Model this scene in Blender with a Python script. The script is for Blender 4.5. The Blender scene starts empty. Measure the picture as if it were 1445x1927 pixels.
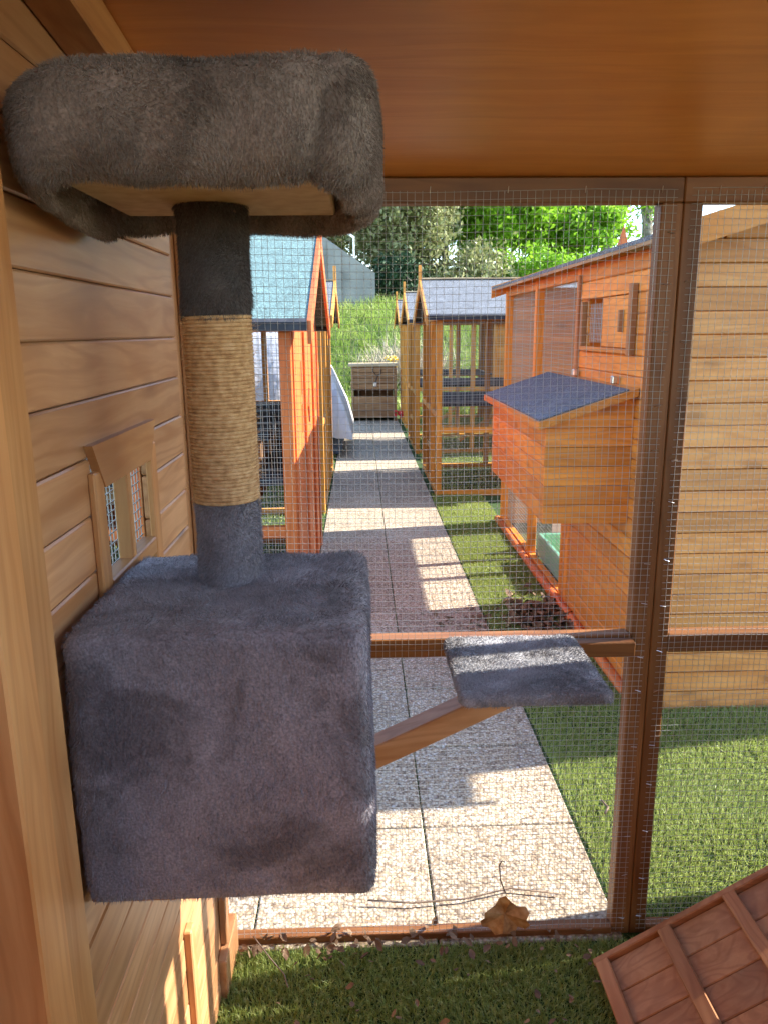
import bpy, bmesh, math, random
import numpy as np
from mathutils import Vector, Matrix, noise as mnoise
R = math.radians
random.seed(7); rng = np.random.default_rng(7)
sc = bpy.context.scene
col = sc.collection

# ------------------------------------------------------------------ camera
p, yw, rl = R(13.25), R(1.7), R(.5)
F = Vector((math.sin(yw)*math.cos(p), math.cos(yw)*math.cos(p), -math.sin(p)))
R0 = Vector((math.cos(yw), -math.sin(yw), 0)); U0 = R0.cross(F)
Rv = R0*math.cos(rl) - U0*math.sin(rl); Uv = U0*math.cos(rl) + R0*math.sin(rl)
cd = bpy.data.cameras.new('camera'); cam = bpy.data.objects.new('camera', cd); col.objects.link(cam)
cam.matrix_world = Matrix((( Rv.x, Uv.x, -F.x, 0), (Rv.y, Uv.y, -F.y, 0), (Rv.z, Uv.z, -F.z, 1.28), (0, 0, 0, 1)))
cd.sensor_fit = 'HORIZONTAL'; cd.sensor_width = 36; cd.lens = 36*1448/1445; cd.clip_end = 500; cd.clip_start = .01
sc.camera = cam

# ------------------------------------------------------------------ light
sun_dir = Vector((1, .17, .68)).normalized()
elev = math.asin(sun_dir.z); az = math.atan2(sun_dir.x, sun_dir.y)   # azimuth clockwise from +Y
w = bpy.data.worlds.new('World'); sc.world = w; w.use_nodes = True
nt = w.node_tree; bg = nt.nodes['Background']
sky = nt.nodes.new('ShaderNodeTexSky'); sky.sky_type = 'NISHITA'; sky.sun_disc = False
sky.sun_elevation = elev; sky.sun_rotation = az
nt.links.new(sky.outputs[0], bg.inputs[0]); bg.inputs[1].default_value = .13; sky.dust_density = .25; sky.ozone_density = 1.6
sl = bpy.data.lights.new('sun', 'SUN'); sl.energy = 3.3; sl.angle = R(.5); sl.color = (1, .93, .82)
so = bpy.data.objects.new('sun', sl); col.objects.link(so)
so.rotation_euler = (-sun_dir).to_track_quat('-Z', 'Y').to_euler(); so.location = sun_dir*30
sc.view_settings.view_transform = 'Standard'; sc.view_settings.look = 'None'
sc.view_settings.exposure = 2.32; sc.view_settings.gamma = 1
sc.cycles.max_bounces = 10; sc.cycles.diffuse_bounces = 6; sc.cycles.glossy_bounces = 3
sc.cycles.use_denoising = True; sc.cycles.sample_clamp_indirect = 6

# ------------------------------------------------------------------ materials
def newmat(name):
    m = bpy.data.materials.new(name); m.use_nodes = True
    return m, m.node_tree.nodes, m.node_tree.links, m.node_tree.nodes['Principled BSDF']
def N(ns, t, **kw):
    n = ns.new('ShaderNode'+t)
    for k, v in kw.items():
        if k in n.inputs: n.inputs[k].default_value = v
        else: setattr(n, k, v)
    return n
def ramp(ns, stops):
    n = ns.new('ShaderNodeValToRGB'); e = n.color_ramp.elements
    while len(e) > 1: e.remove(e[-1])
    e[0].position = stops[0][0]; e[0].color = (*stops[0][1], 1)
    for q, c in stops[1:]:
        x = e.new(q); x.color = (*c, 1)
    return n
def wood(name, light, dark, axis='Y', rough=.5, knots=.5, spec=.35, weather=0, ring=.4):
    m, ns, ln, b = newmat(name)
    tc = N(ns, 'TexCoord'); oi = N(ns, 'ObjectInfo')
    off = N(ns, 'VectorMath', operation='SCALE'); ln.new(oi.outputs['Random'], off.inputs['Scale']); off.inputs[0].default_value = (37, 53, 71)
    ad = N(ns, 'VectorMath', operation='ADD'); ln.new(tc.outputs['Object'], ad.inputs[0]); ln.new(off.outputs[0], ad.inputs[1])
    # gentle warp so that grain lines bend round knots
    wn = N(ns, 'TexNoise', Scale=5.0, Detail=2.0); ln.new(ad.outputs[0], wn.inputs['Vector'])
    wv = N(ns, 'VectorMath', operation='MULTIPLY_ADD'); ln.new(wn.outputs['Color'], wv.inputs[0]); wv.inputs[1].default_value = (.025,)*3; ln.new(ad.outputs[0], wv.inputs[2])
    mp = N(ns, 'Mapping'); s = [42, 42, 42]; s['XYZ'.index(axis)] = 2.2; mp.inputs['Scale'].default_value = s
    ln.new(wv.outputs[0], mp.inputs[0])
    g = N(ns, 'TexNoise', Scale=1.0, Detail=5.0, Roughness=.62, Distortion=.6); ln.new(mp.outputs[0], g.inputs['Vector'])
    big = N(ns, 'TexNoise', Scale=4.0, Detail=3.0); ln.new(ad.outputs[0], big.inputs['Vector'])
    mx = N(ns, 'Math', operation='MULTIPLY_ADD'); ln.new(big.outputs[0], mx.inputs[0]); mx.inputs[1].default_value = .55; 
    hf = N(ns, 'Math', operation='MULTIPLY_ADD'); ln.new(g.outputs[0], hf.inputs[0]); hf.inputs[1].default_value = .75; hf.inputs[2].default_value = -.15
    ln.new(hf.outputs[0], mx.inputs[2])
    rp = ramp(ns, [(.36, dark), (.52, [ (a+c)/2 for a, c in zip(light, dark)]), (.68, light)]); ln.new(mx.outputs[0], rp.inputs[0])
    # nested growth-ring contours
    cm = N(ns, 'Mapping'); cs = [15, 15, 15]; cs['XYZ'.index(axis)] = 1.1; cm.inputs['Scale'].default_value = cs; ln.new(wv.outputs[0], cm.inputs[0])
    cn = N(ns, 'TexNoise', Scale=1.0, Detail=1.0, Roughness=.4); ln.new(cm.outputs[0], cn.inputs['Vector'])
    c1 = N(ns, 'Math', operation='MULTIPLY'); ln.new(cn.outputs[0], c1.inputs[0]); c1.inputs[1].default_value = 62
    c2 = N(ns, 'Math', operation='SINE'); ln.new(c1.outputs[0], c2.inputs[0])
    c3 = N(ns, 'MapRange'); ln.new(c2.outputs[0], c3.inputs[0]); c3.inputs[1].default_value = .1; c3.inputs[2].default_value = 1; c3.inputs[4].default_value = ring
    cmx = N(ns, 'Mix', data_type='RGBA'); ln.new(c3.outputs[0], cmx.inputs[0]); ln.new(rp.outputs[0], cmx.inputs[6]); cmx.inputs[7].default_value = (dark[0]*.72, dark[1]*.62, dark[2]*.55, 1)
    # per board tone
    hs = N(ns, 'HueSaturation'); ln.new(cmx.outputs[2], hs.inputs['Color'])
    vr = N(ns, 'MapRange'); ln.new(oi.outputs['Random'], vr.inputs[0]); vr.inputs[3].default_value = .82; vr.inputs[4].default_value = 1.14
    ln.new(vr.outputs[0], hs.inputs['Value'])
    # knots
    km = N(ns, 'Mapping'); ks = [10, 10, 10]; ks['XYZ'.index(axis)] = 4.0; km.inputs['Scale'].default_value = ks; ln.new(ad.outputs[0], km.inputs[0])
    vo = N(ns, 'TexVoronoi', Scale=1.0); ln.new(km.outputs[0], vo.inputs['Vector'])
    kr = ramp(ns, [(0, (1, 1, 1)), (.1, (.75,)*3), (.16, (.25,)*3), (.24, (0, 0, 0))]); ln.new(vo.outputs['Distance'], kr.inputs[0])
    kf = N(ns, 'Math', operation='MULTIPLY'); ln.new(kr.outputs[0], kf.inputs[0]); kf.inputs[1].default_value = knots
    mk = N(ns, 'Mix', data_type='RGBA'); ln.new(kf.outputs[0], mk.inputs[0]); ln.new(hs.outputs[0], mk.inputs[6]); mk.inputs[7].default_value = (dark[0]*.35, dark[1]*.32, dark[2]*.4, 1)
    out = mk.outputs[2]
    if weather:
        wz = N(ns, 'TexNoise', Scale=9.0, Detail=4.0); ln.new(ad.outputs[0], wz.inputs['Vector'])
        wr = ramp(ns, [(.45, (0, 0, 0)), (.75, (weather,)*3)]); ln.new(wz.outputs[0], wr.inputs[0])
        mw = N(ns, 'Mix', data_type='RGBA'); ln.new(wr.outputs[0], mw.inputs[0]); ln.new(out, mw.inputs[6]); mw.inputs[7].default_value = (.36, .21, .12, 1)
        out = mw.outputs[2]
    ln.new(out, b.inputs['Base Color'])
    b.inputs['Roughness'].default_value = rough; b.inputs['Specular IOR Level'].default_value = spec
    bp = N(ns, 'Bump', Strength=.25, Distance=.0015); ln.new(g.outputs[0], bp.inputs['Height']); ln.new(bp.outputs[0], b.inputs['Normal'])
    return m
def wset(name, light, dark, **kw): return {a: wood(name+'_'+a.lower(), light, dark, a, **kw) for a in 'XYZ'}
W_IN = wset('golden_stained_pine', (.62, .34, .165), (.45, .205, .08), rough=.38, knots=.95, weather=.22, ring=.38)
W_POST = wset('amber_varnished_post', (.6, .31, .12), (.44, .18, .055), rough=.4, knots=.6, weather=.15, ring=.25)
W_FRAME = wset('shade_darkened_frame', (.27, .115, .037), (.17, .064, .018), rough=.45, knots=.5)  # pine colour darkened to paint in the shade on the frame faces
W_NEAR = wset('orange_stained_pine', (.8, .31, .055), (.64, .21, .03), rough=.5, knots=.6, weather=.2)
W_GABLE = wood('tan_stained_pine', (.74, .34, .105), (.58, .225, .055), 'X', rough=.5, knots=.6, weather=.12)
W_RED = wset('red_stained_pine', (.7, .2, .05), (.54, .115, .025), rough=.5, knots=.3, weather=.15)
W_GOLD = wset('amber_stained_pine', (.74, .36, .075), (.56, .23, .035), rough=.5, knots=.3, weather=.2)
W_RAMP = wset('ramp_pine', (.52, .24, .1), (.36, .14, .05), rough=.55, knots=.5, weather=.2)
W_GREY = wset('weathered_pine', (.46, .27, .13), (.28, .14, .06), rough=.7, knots=.4, weather=.3)
W_PLY = wood('ceiling_plywood', (.82, .33, .075), (.68, .24, .045), 'X', rough=.32, knots=0, ring=.12, weather=.16)
W_PALE = wood('pale_board', (.62, .5, .32), (.5, .36, .2), 'X', rough=.6, knots=0)

def noisemat(name, stops, scale, rough=.8, bump=0, bscale=None, spec=.3, detail=4, sheen=0):
    m, ns, ln, b = newmat(name)
    tc = N(ns, 'TexCoord'); n = N(ns, 'TexNoise', Scale=scale, Detail=detail); ln.new(tc.outputs['Object'], n.inputs['Vector'])
    rp = ramp(ns, stops); ln.new(n.outputs[0], rp.inputs[0]); ln.new(rp.outputs[0], b.inputs['Base Color'])
    b.inputs['Roughness'].default_value = rough; b.inputs['Specular IOR Level'].default_value = spec
    if bump:
        n2 = N(ns, 'TexNoise', Scale=bscale or scale, Detail=3.0); ln.new(tc.outputs['Object'], n2.inputs['Vector'])
        bp = N(ns, 'Bump', Strength=.6, Distance=bump); ln.new(n2.outputs[0], bp.inputs['Height']); ln.new(bp.outputs[0], b.inputs['Normal'])
    return m
def leafmat(name, stops, scale, trans=.4, rough=.5):
    m = noisemat(name, stops, scale, rough=rough); ns, ln = m.node_tree.nodes, m.node_tree.links; b = ns['Principled BSDF']
    src = b.inputs['Base Color'].links[0].from_socket; t = N(ns, 'BsdfTranslucent'); ln.new(src, t.inputs[0]); mx = N(ns, 'MixShader'); mx.inputs[0].default_value = trans
    ln.new(b.outputs[0], mx.inputs[1]); ln.new(t.outputs[0], mx.inputs[2]); ln.new(mx.outputs[0], ns['Material Output'].inputs[0]); return m
def felt(name, c):
    m, ns, ln, b = newmat(name)
    tc = N(ns, 'TexCoord'); v = N(ns, 'TexVoronoi', Scale=260.0); ln.new(tc.outputs['Object'], v.inputs['Vector'])
    n = N(ns, 'TexNoise', Scale=14.0, Detail=3.0); ln.new(tc.outputs['Object'], n.inputs['Vector'])
    rp = ramp(ns, [(.1, [x*.45 for x in c]), (.5, c), (.9, [min(1, x*2.1) for x in c])]); ln.new(v.outputs['Color'], rp.inputs[0])
    mx = N(ns, 'Mix', data_type='RGBA', blend_type='MULTIPLY'); mx.inputs[0].default_value = .5; ln.new(rp.outputs[0], mx.inputs[6]); ln.new(n.outputs[0], mx.inputs[7])
    ln.new(mx.outputs[2], b.inputs['Base Color']); b.inputs['Roughness'].default_value = .85
    bp = N(ns, 'Bump', Strength=.7, Distance=.002); ln.new(v.outputs['Distance'], bp.inputs['Height']); ln.new(bp.outputs[0], b.inputs['Normal'])
    return m
M_TEAL = felt('teal_roof_felt', (.14, .23, .225)); M_FELT = felt('grey_roof_felt', (.16, .172, .19)); M_FELTD = felt('blue_grey_felt', (.15, .158, .18))
M_EDGE = noisemat('dark_felt_edge', [(.3, (.02, .022, .028)), (.7, (.05, .05, .06))], 30)
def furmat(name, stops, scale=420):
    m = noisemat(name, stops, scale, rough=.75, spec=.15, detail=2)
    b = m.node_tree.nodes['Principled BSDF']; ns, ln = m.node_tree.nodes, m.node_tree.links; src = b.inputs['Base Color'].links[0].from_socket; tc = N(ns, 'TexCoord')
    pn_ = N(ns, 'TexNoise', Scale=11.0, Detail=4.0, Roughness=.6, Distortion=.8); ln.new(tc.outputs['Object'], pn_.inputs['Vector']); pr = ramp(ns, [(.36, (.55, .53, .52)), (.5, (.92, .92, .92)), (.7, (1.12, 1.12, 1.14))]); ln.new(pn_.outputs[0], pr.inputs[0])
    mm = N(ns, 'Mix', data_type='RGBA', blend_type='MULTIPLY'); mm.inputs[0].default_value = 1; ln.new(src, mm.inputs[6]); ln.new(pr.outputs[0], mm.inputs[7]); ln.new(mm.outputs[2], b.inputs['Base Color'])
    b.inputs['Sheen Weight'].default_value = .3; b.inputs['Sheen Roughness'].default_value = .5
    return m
M_FUR = furmat('grey_plush', [(.25, (.2, .187, .202)), (.5, (.3, .28, .302)), (.75, (.41, .385, .412))])
M_FURB = furmat('brown_grey_plush', [(.25, (.19, .15, .128)), (.5, (.28, .225, .195)), (.75, (.38, .315, .275))])
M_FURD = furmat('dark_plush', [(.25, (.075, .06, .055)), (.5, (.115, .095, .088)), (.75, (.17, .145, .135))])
M_FURL = furmat('pale_grey_plush', [(.2, (.26, .26, .28)), (.5, (.42, .42, .44)), (.8, (.58, .57, .59))])
M_SISAL = noisemat('sisal_rope', [(.25, (.38, .21, .09)), (.5, (.58, .36, .17)), (.8, (.72, .51, .29))], 130, rough=.85, bump=.002, bscale=260)
M_BOARD = noisemat('fibreboard', [(.3, (.42, .27, .12)), (.7, (.55, .38, .19))], 60, rough=.7)
M_WIRE, _, _, b_ = newmat('galvanised_wire'); b_.inputs['Base Color'].default_value = (.48, .48, .47, 1); b_.inputs['Metallic'].default_value = .4; b_.inputs['Roughness'].default_value = .42
M_STEEL, _, _, b_ = newmat('bright_steel'); b_.inputs['Base Color'].default_value = (.7, .7, .7, 1); b_.inputs['Metallic'].default_value = 1; b_.inputs['Roughness'].default_value = .3
M_BLACK, _, _, b_ = newmat('black_plastic'); b_.inputs['Base Color'].default_value = (.012, .012, .014, 1); b_.inputs['Roughness'].default_value = .5
M_TURF = leafmat('artificial_turf', [(.25, (.17, .23, .05)), (.5, (.34, .41, .11)), (.8, (.6, .63, .33))], 90, .35, .42)
M_TURFB = noisemat('turf_backing', [(.3, (.025, .05, .014)), (.7, (.05, .1, .025))], 60, rough=.9, bump=.01, bscale=200)
M_HILL = noisemat('meadow_soil', [(.3, (.08, .13, .03)), (.7, (.17, .24, .06))], 3, rough=.95)
M_TALL = leafmat('meadow_grass', [(.25, (.14, .23, .04)), (.5, (.28, .38, .08)), (.8, (.5, .52, .22))], 2.2, .4)
M_CONC = noisemat('concrete', [(.3, (.2, .2, .19)), (.7, (.32, .32, .3))], 2.5, rough=.9, bump=.01, bscale=12)
M_TARP = noisemat('silver_tarpaulin', [(.3, (.42, .42, .44)), (.7, (.6, .6, .62))], 3, rough=.5, bump=.04, bscale=5)
M_TARPB = noisemat('navy_tarpaulin', [(.3, (.05, .07, .11)), (.7, (.1, .13, .19))], 4, rough=.6, bump=.02, bscale=7)
M_LEAF = noisemat('dry_leaf', [(.25, (.07, .04, .025)), (.5, (.17, .1, .055)), (.8, (.34, .24, .14))], 22, rough=.7)
M_MAPLE = noisemat('maple_leaf', [(.3, (.3, .14, .05)), (.5, (.48, .26, .1)), (.7, (.58, .38, .19))], 60, rough=.6)
M_TWIG = noisemat('twig_bark', [(.3, (.12, .08, .06)), (.7, (.28, .21, .16))], 60, rough=.9)
M_BARK = noisemat('tree_bark', [(.3, (.12, .1, .08)), (.7, (.34, .3, .25))], 9, rough=.95, bump=.02, bscale=20)
M_OLIVE = leafmat('olive_leaves', [(.25, (.1, .13, .04)), (.5, (.27, .29, .12)), (.8, (.56, .55, .32))], 5, .3, .4)
M_LIME = leafmat('lime_leaves', [(.25, (.1, .23, .015)), (.5, (.23, .44, .03)), (.8, (.4, .6, .06))], 4, .45)
M_DARKT = noisemat('conifer_leaves', [(.3, (.015, .04, .015)), (.7, (.05, .1, .04))], 4, rough=.6)
M_GREEN, _, _, b_ = newmat('green_plastic'); b_.inputs['Base Color'].default_value = (.16, .5, .36, 1); b_.inputs['Roughness'].default_value = .3
M_LIMEP, _, _, b_ = newmat('lime_plastic'); b_.inputs['Base Color'].default_value = (.4, .55, .1, 1); b_.inputs['Roughness'].default_value = .35
M_WHITE, _, _, b_ = newmat('white_plastic'); b_.inputs['Base Color'].default_value = (.78, .8, .8, 1); b_.inputs['Roughness'].default_value = .3
M_YEL, _, _, b_ = newmat('yellow_petal'); b_.inputs['Base Color'].default_value = (.85, .6, .03, 1)
M_RED, _, _, b_ = newmat('red_petal'); b_.inputs['Base Color'].default_value = (.75, .05, .06, 1)
def slabmat():
    m, ns, ln, b = newmat('exposed_aggregate'); tc = N(ns, 'TexCoord'); oi = N(ns, 'ObjectInfo')
    wn = N(ns, 'TexNoise', Scale=60.0); ln.new(tc.outputs['Object'], wn.inputs['Vector'])
    wv = N(ns, 'VectorMath', operation='MULTIPLY_ADD'); ln.new(wn.outputs['Color'], wv.inputs[0]); wv.inputs[1].default_value = (.008,)*3; ln.new(tc.outputs['Object'], wv.inputs[2])
    v = N(ns, 'TexVoronoi', Scale=125.0); ln.new(wv.outputs[0], v.inputs['Vector'])
    sep = N(ns, 'SeparateColor'); ln.new(v.outputs['Color'], sep.inputs[0])
    rp = ramp(ns, [(0, (.24, .18, .13)), (.2, (.46, .36, .24)), (.45, (.62, .54, .4)), (.7, (.7, .65, .53)), (.9, (.55, .43, .26)), (1, (.78, .76, .7))]); ln.new(sep.outputs[0], rp.inputs[0])
    er = ramp(ns, [(.3, (1, 1, 1)), (.62, (.45, .4, .37))]); ln.new(v.outputs['Distance'], er.inputs[0])
    mx = N(ns, 'Mix', data_type='RGBA', blend_type='MULTIPLY'); mx.inputs[0].default_value = .8; ln.new(rp.outputs[0], mx.inputs[6]); ln.new(er.outputs[0], mx.inputs[7])
    bn = N(ns, 'TexNoise', Scale=3.0, Detail=5.0); ln.new(tc.outputs['Object'], bn.inputs['Vector'])
    br = ramp(ns, [(.3, (.8, .77, .76)), (.65, (1, 1, 1))]); ln.new(bn.outputs[0], br.inputs[0])
    m2 = N(ns, 'Mix', data_type='RGBA', blend_type='MULTIPLY'); m2.inputs[0].default_value = 1; ln.new(mx.outputs[2], m2.inputs[6]); ln.new(br.outputs[0], m2.inputs[7])
    hv = N(ns, 'HueSaturation'); ln.new(m2.outputs[2], hv.inputs['Color']); vr = N(ns, 'MapRange'); ln.new(oi.outputs['Random'], vr.inputs[0]); vr.inputs[3].default_value = .86; vr.inputs[4].default_value = 1.1; ln.new(vr.outputs[0], hv.inputs['Value'])
    ln.new(hv.outputs[0], b.inputs['Base Color']); b.inputs['Roughness'].default_value = .75
    bp = N(ns, 'Bump', Strength=.8, Distance=.003, invert=True); ln.new(v.outputs['Distance'], bp.inputs['Height']); ln.new(bp.outputs[0], b.inputs['Normal'])
    return m
M_SLAB = slabmat()

# ------------------------------------------------------------------ mesh helpers
def link(name, me, mat, parent=None):
    o = bpy.data.objects.new(name, me); col.objects.link(o)
    if mat is not None and not me.materials: me.materials.append(mat)
    if parent: o.parent = parent
    return o
def thing(name, label, cat, group=None, loc=(0, 0, 0)):
    o = bpy.data.objects.new(name, None); col.objects.link(o); o.location = loc; o.empty_display_size = .1
    return tag(o, label, cat, group)
def tag(o, label, cat, group=None, kind=None):
    if label: o['label'] = label
    if cat: o['category'] = cat
    if group: o['group'] = group
    if kind: o['kind'] = kind
    return o
def cbox_data(sx, sy, sz, c):
    """chamfered box centred on the origin: 24 verts"""
    hx, hy, hz = sx/2, sy/2, sz/2; c = min(c, hx*.45, hy*.45, hz*.45); vs = []; idx = {}
    for X in (-1, 1):
        for Y in (-1, 1):
            for Z in (-1, 1):
                for a, v in enumerate(((X*hx, Y*(hy-c), Z*(hz-c)), (X*(hx-c), Y*hy, Z*(hz-c)), (X*(hx-c), Y*(hy-c), Z*hz))):
                    idx[X, Y, Z, a] = len(vs); vs.append(v)
    fs = []
    for s in (-1, 1):
        fs.append([idx[s, a, b, 0] for a, b in ((-1, -1), (1, -1), (1, 1), (-1, 1))][::s])
        fs.append([idx[a, s, b, 1] for a, b in ((-1, -1), (-1, 1), (1, 1), (1, -1))][::s])
        fs.append([idx[a, b, s, 2] for a, b in ((-1, -1), (1, -1), (1, 1), (-1, 1))][::s])
    for A in (-1, 1):
        for B in (-1, 1):
            fs.append([idx[A, B, -1, 0], idx[A, B, 1, 0], idx[A, B, 1, 1], idx[A, B, -1, 1]])
            fs.append([idx[A, -1, B, 0], idx[A, 1, B, 0], idx[A, 1, B, 2], idx[A, -1, B, 2]])
            fs.append([idx[-1, A, B, 1], idx[1, A, B, 1], idx[1, A, B, 2], idx[-1, A, B, 2]])
            for C in (-1, 1): fs.append([idx[A, B, C, 0], idx[A, B, C, 1], idx[A, B, C, 2]])
    return vs, fs
class MB:
    def __init__(s): s.v = []; s.f = []
    def add(s, vs, fs):
        n = len(s.v); s.v += [tuple(q) for q in vs]; s.f += [[i+n for i in q] for q in fs]; return s
    def box(s, x0, x1, y0, y1, z0, z1, c=.002):
        vs, fs = cbox_data(x1-x0, y1-y0, z1-z0, c); m = ((x0+x1)/2, (y0+y1)/2, (z0+z1)/2)
        return s.add([(a+m[0], b+m[1], d+m[2]) for a, b, d in vs], fs)
    def bar(s, p0, p1, w, h, up=(0, 0, 1), c=.002):
        p0, p1 = Vector(p0), Vector(p1); d = p1-p0; L = d.length; d.normalize()
        sd = d.cross(Vector(up))
        if sd.length < 1e-4: sd = d.cross(Vector((1, 0, 0)))
        sd.normalize(); u = sd.cross(d); m = (p0+p1)/2; vs, fs = cbox_data(L, w, h, c)
        return s.add([m+d*a+sd*b+u*e for a, b, e in vs], fs)
    def tube(s, pts, rad, n=6, cap=True):
        pts = [Vector(q) for q in pts]; rr = rad if hasattr(rad, '__len__') else [rad]*len(pts); base = len(s.v); ref = None
        for i, q in enumerate(pts):
            d = (pts[min(i+1, len(pts)-1)]-pts[max(i-1, 0)]).normalized()
            a = d.cross(Vector((0, 0, 1)) if abs(d.z) < .9 else Vector((1, 0, 0))) if ref is None else (ref-d*ref.dot(d))
            a.normalize(); ref = a; b = d.cross(a)
            for k in range(n):
                t = 2*math.pi*k/n; s.v.append(tuple(q+(a*math.cos(t)+b*math.sin(t))*rr[i]))
        for i in range(len(pts)-1):
            for k in range(n):
                k2 = (k+1) % n; s.f.append([base+i*n+k, base+i*n+k2, base+(i+1)*n+k2, base+(i+1)*n+k])
        if cap: s.f.append([base+k for k in range(n)][::-1]); s.f.append([base+(len(pts)-1)*n+k for k in range(n)])
        return s
    def prism(s, poly, axis, a0, a1):
        """polygon (list of 2-D points in the two other axes) extruded along axis"""
        def P(q, a): return {'x': (a, q[0], q[1]), 'y': (q[0], a, q[1]), 'z': (q[0], q[1], a)}[axis]
        n = len(poly); return s.add([P(q, a0) for q in poly]+[P(q, a1) for q in poly], [list(range(n))[::-1], list(range(n, 2*n))]+[[i, (i+1) % n, n+(i+1) % n, n+i] for i in range(n)])
    def build(s, name, mat, parent=None, smooth=False):
        me = bpy.data.meshes.new(name); me.from_pydata(s.v, [], s.f)
        bm = bmesh.new(); bm.from_mesh(me); bmesh.ops.recalc_face_normals(bm, faces=bm.faces); bm.to_mesh(me); bm.free()
        if smooth: me.polygons.foreach_set('use_smooth', [True]*len(me.polygons))
        return link(name, me, mat, parent)
def box(name, x0, x1, y0, y1, z0, z1, mat, parent=None, c=.002):
    if isinstance(mat, dict):
        d = (x1-x0, y1-y0, z1-z0); mat = mat['XYZ'[d.index(max(d))]]
    return MB().box(x0, x1, y0, y1, z0, z1, c).build(name, mat, parent)
def bar(name, p0, p1, w, h, mat, parent=None, up=(0, 0, 1), c=.002):
    if isinstance(mat, dict):
        d = [abs(b-a) for a, b in zip(p0, p1)]; mat = mat['XYZ'[d.index(max(d))]]
    return MB().bar(p0, p1, w, h, up, c).build(name, mat, parent)
def rawmesh(name, V, Fc, mat, parent=None, smooth=False):
    """big numpy mesh: Fc is a list of (n, k) index arrays"""
    me = bpy.data.meshes.new(name); V = np.asarray(V, np.float32)
    loops = np.concatenate([f.ravel() for f in Fc]); tot = np.concatenate([np.full(len(f), f.shape[1]) for f in Fc])
    me.vertices.add(len(V)); me.vertices.foreach_set('co', V.ravel())
    me.loops.add(len(loops)); me.loops.foreach_set('vertex_index', loops.astype(np.int32))
    me.polygons.add(len(tot)); me.polygons.foreach_set('loop_start', np.concatenate([[0], np.cumsum(tot)[:-1]]).astype(np.int32))
    if smooth: me.polygons.foreach_set('use_smooth', np.ones(len(tot), bool))
    me.update(calc_edges=True); me.validate()
    return link(name, me, mat, parent)
def unit(a): return a/np.maximum(np.linalg.norm(a, axis=-1, keepdims=True), 1e-9)
def blades(name, P, D, length, width, mat, parent=None, droop=.3, lenvar=.4):
    """curved tapering strands: roots P, directions D"""
    n = len(P); L = (length*(1-lenvar/2+lenvar*rng.random(n)))[:, None]
    S = unit(np.cross(D, rng.normal(size=(n, 3))))*width/2
    M = P+D*L*.55; T = P+unit(D+np.array([0, 0, -droop])+rng.normal(size=(n, 3))*.18)*L*.98
    V = np.stack([P-S, P+S, M+S*.8, M-S*.8, T], 1).reshape(-1, 3); b = np.arange(n)[:, None]*5
    return rawmesh(name, V, [b+np.array([[0, 1, 2, 3]]), b+np.array([[3, 2, 4]])], mat, parent)
def sample(o, count, keep=None):
    me = o.data; me.calc_loop_triangles(); nt_ = len(me.loop_triangles)
    co = np.empty(len(me.vertices)*3, np.float32); me.vertices.foreach_get('co', co); co = co.reshape(-1, 3)
    nn = np.empty(len(me.vertices)*3, np.float32); me.vertices.foreach_get('normal', nn); nn = nn.reshape(-1, 3)
    t = np.empty(nt_*3, np.int32); me.loop_triangles.foreach_get('vertices', t); t = t.reshape(-1, 3)
    A, B, C = co[t[:, 0]], co[t[:, 1]], co[t[:, 2]]; ar = np.linalg.norm(np.cross(B-A, C-A), axis=1)
    k = rng.choice(nt_, count, p=ar/ar.sum()); u = rng.random((count, 2)); fl = u.sum(1) > 1; u[fl] = 1-u[fl]
    P = A[k]+(B-A)[k]*u[:, :1]+(C-A)[k]*u[:, 1:]; Nn = unit(nn[t[k, 0]]*(1-u.sum(1))[:, None]+nn[t[k, 1]]*u[:, :1]+nn[t[k, 2]]*u[:, 1:])
    if keep is not None: q = keep(P, Nn); P, Nn = P[q], Nn[q]
    return P, Nn
def vnoise(P, s, seed=0):
    """cheap smooth vector noise"""
    r = np.random.default_rng(seed); out = np.zeros((len(P), 3))
    for _ in range(5):
        k = r.normal(size=(3, 3))*s; ph = r.random(3)*6.28; out += np.sin(P@k.T+ph)
    return out/5**.5
def fur(o, count, length, mat, lay=(0, 0, -1), layw=.7, width=.0008, keep=None, rough=.35, droop=.3):
    P, Nn = sample(o, count, keep)
    flow = np.array(lay)[None]*layw+vnoise(P, 30, 3)*.42+vnoise(P, 95, 9)*.28
    D = unit(Nn*.62+flow-Nn*(flow*Nn).sum(1)[:, None]*.8+rng.normal(size=P.shape)*rough*.5)
    f = blades('fur', P-Nn*.001, D, length, width, mat, o, droop); f['kind'] = 'stuff'; return f
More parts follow.
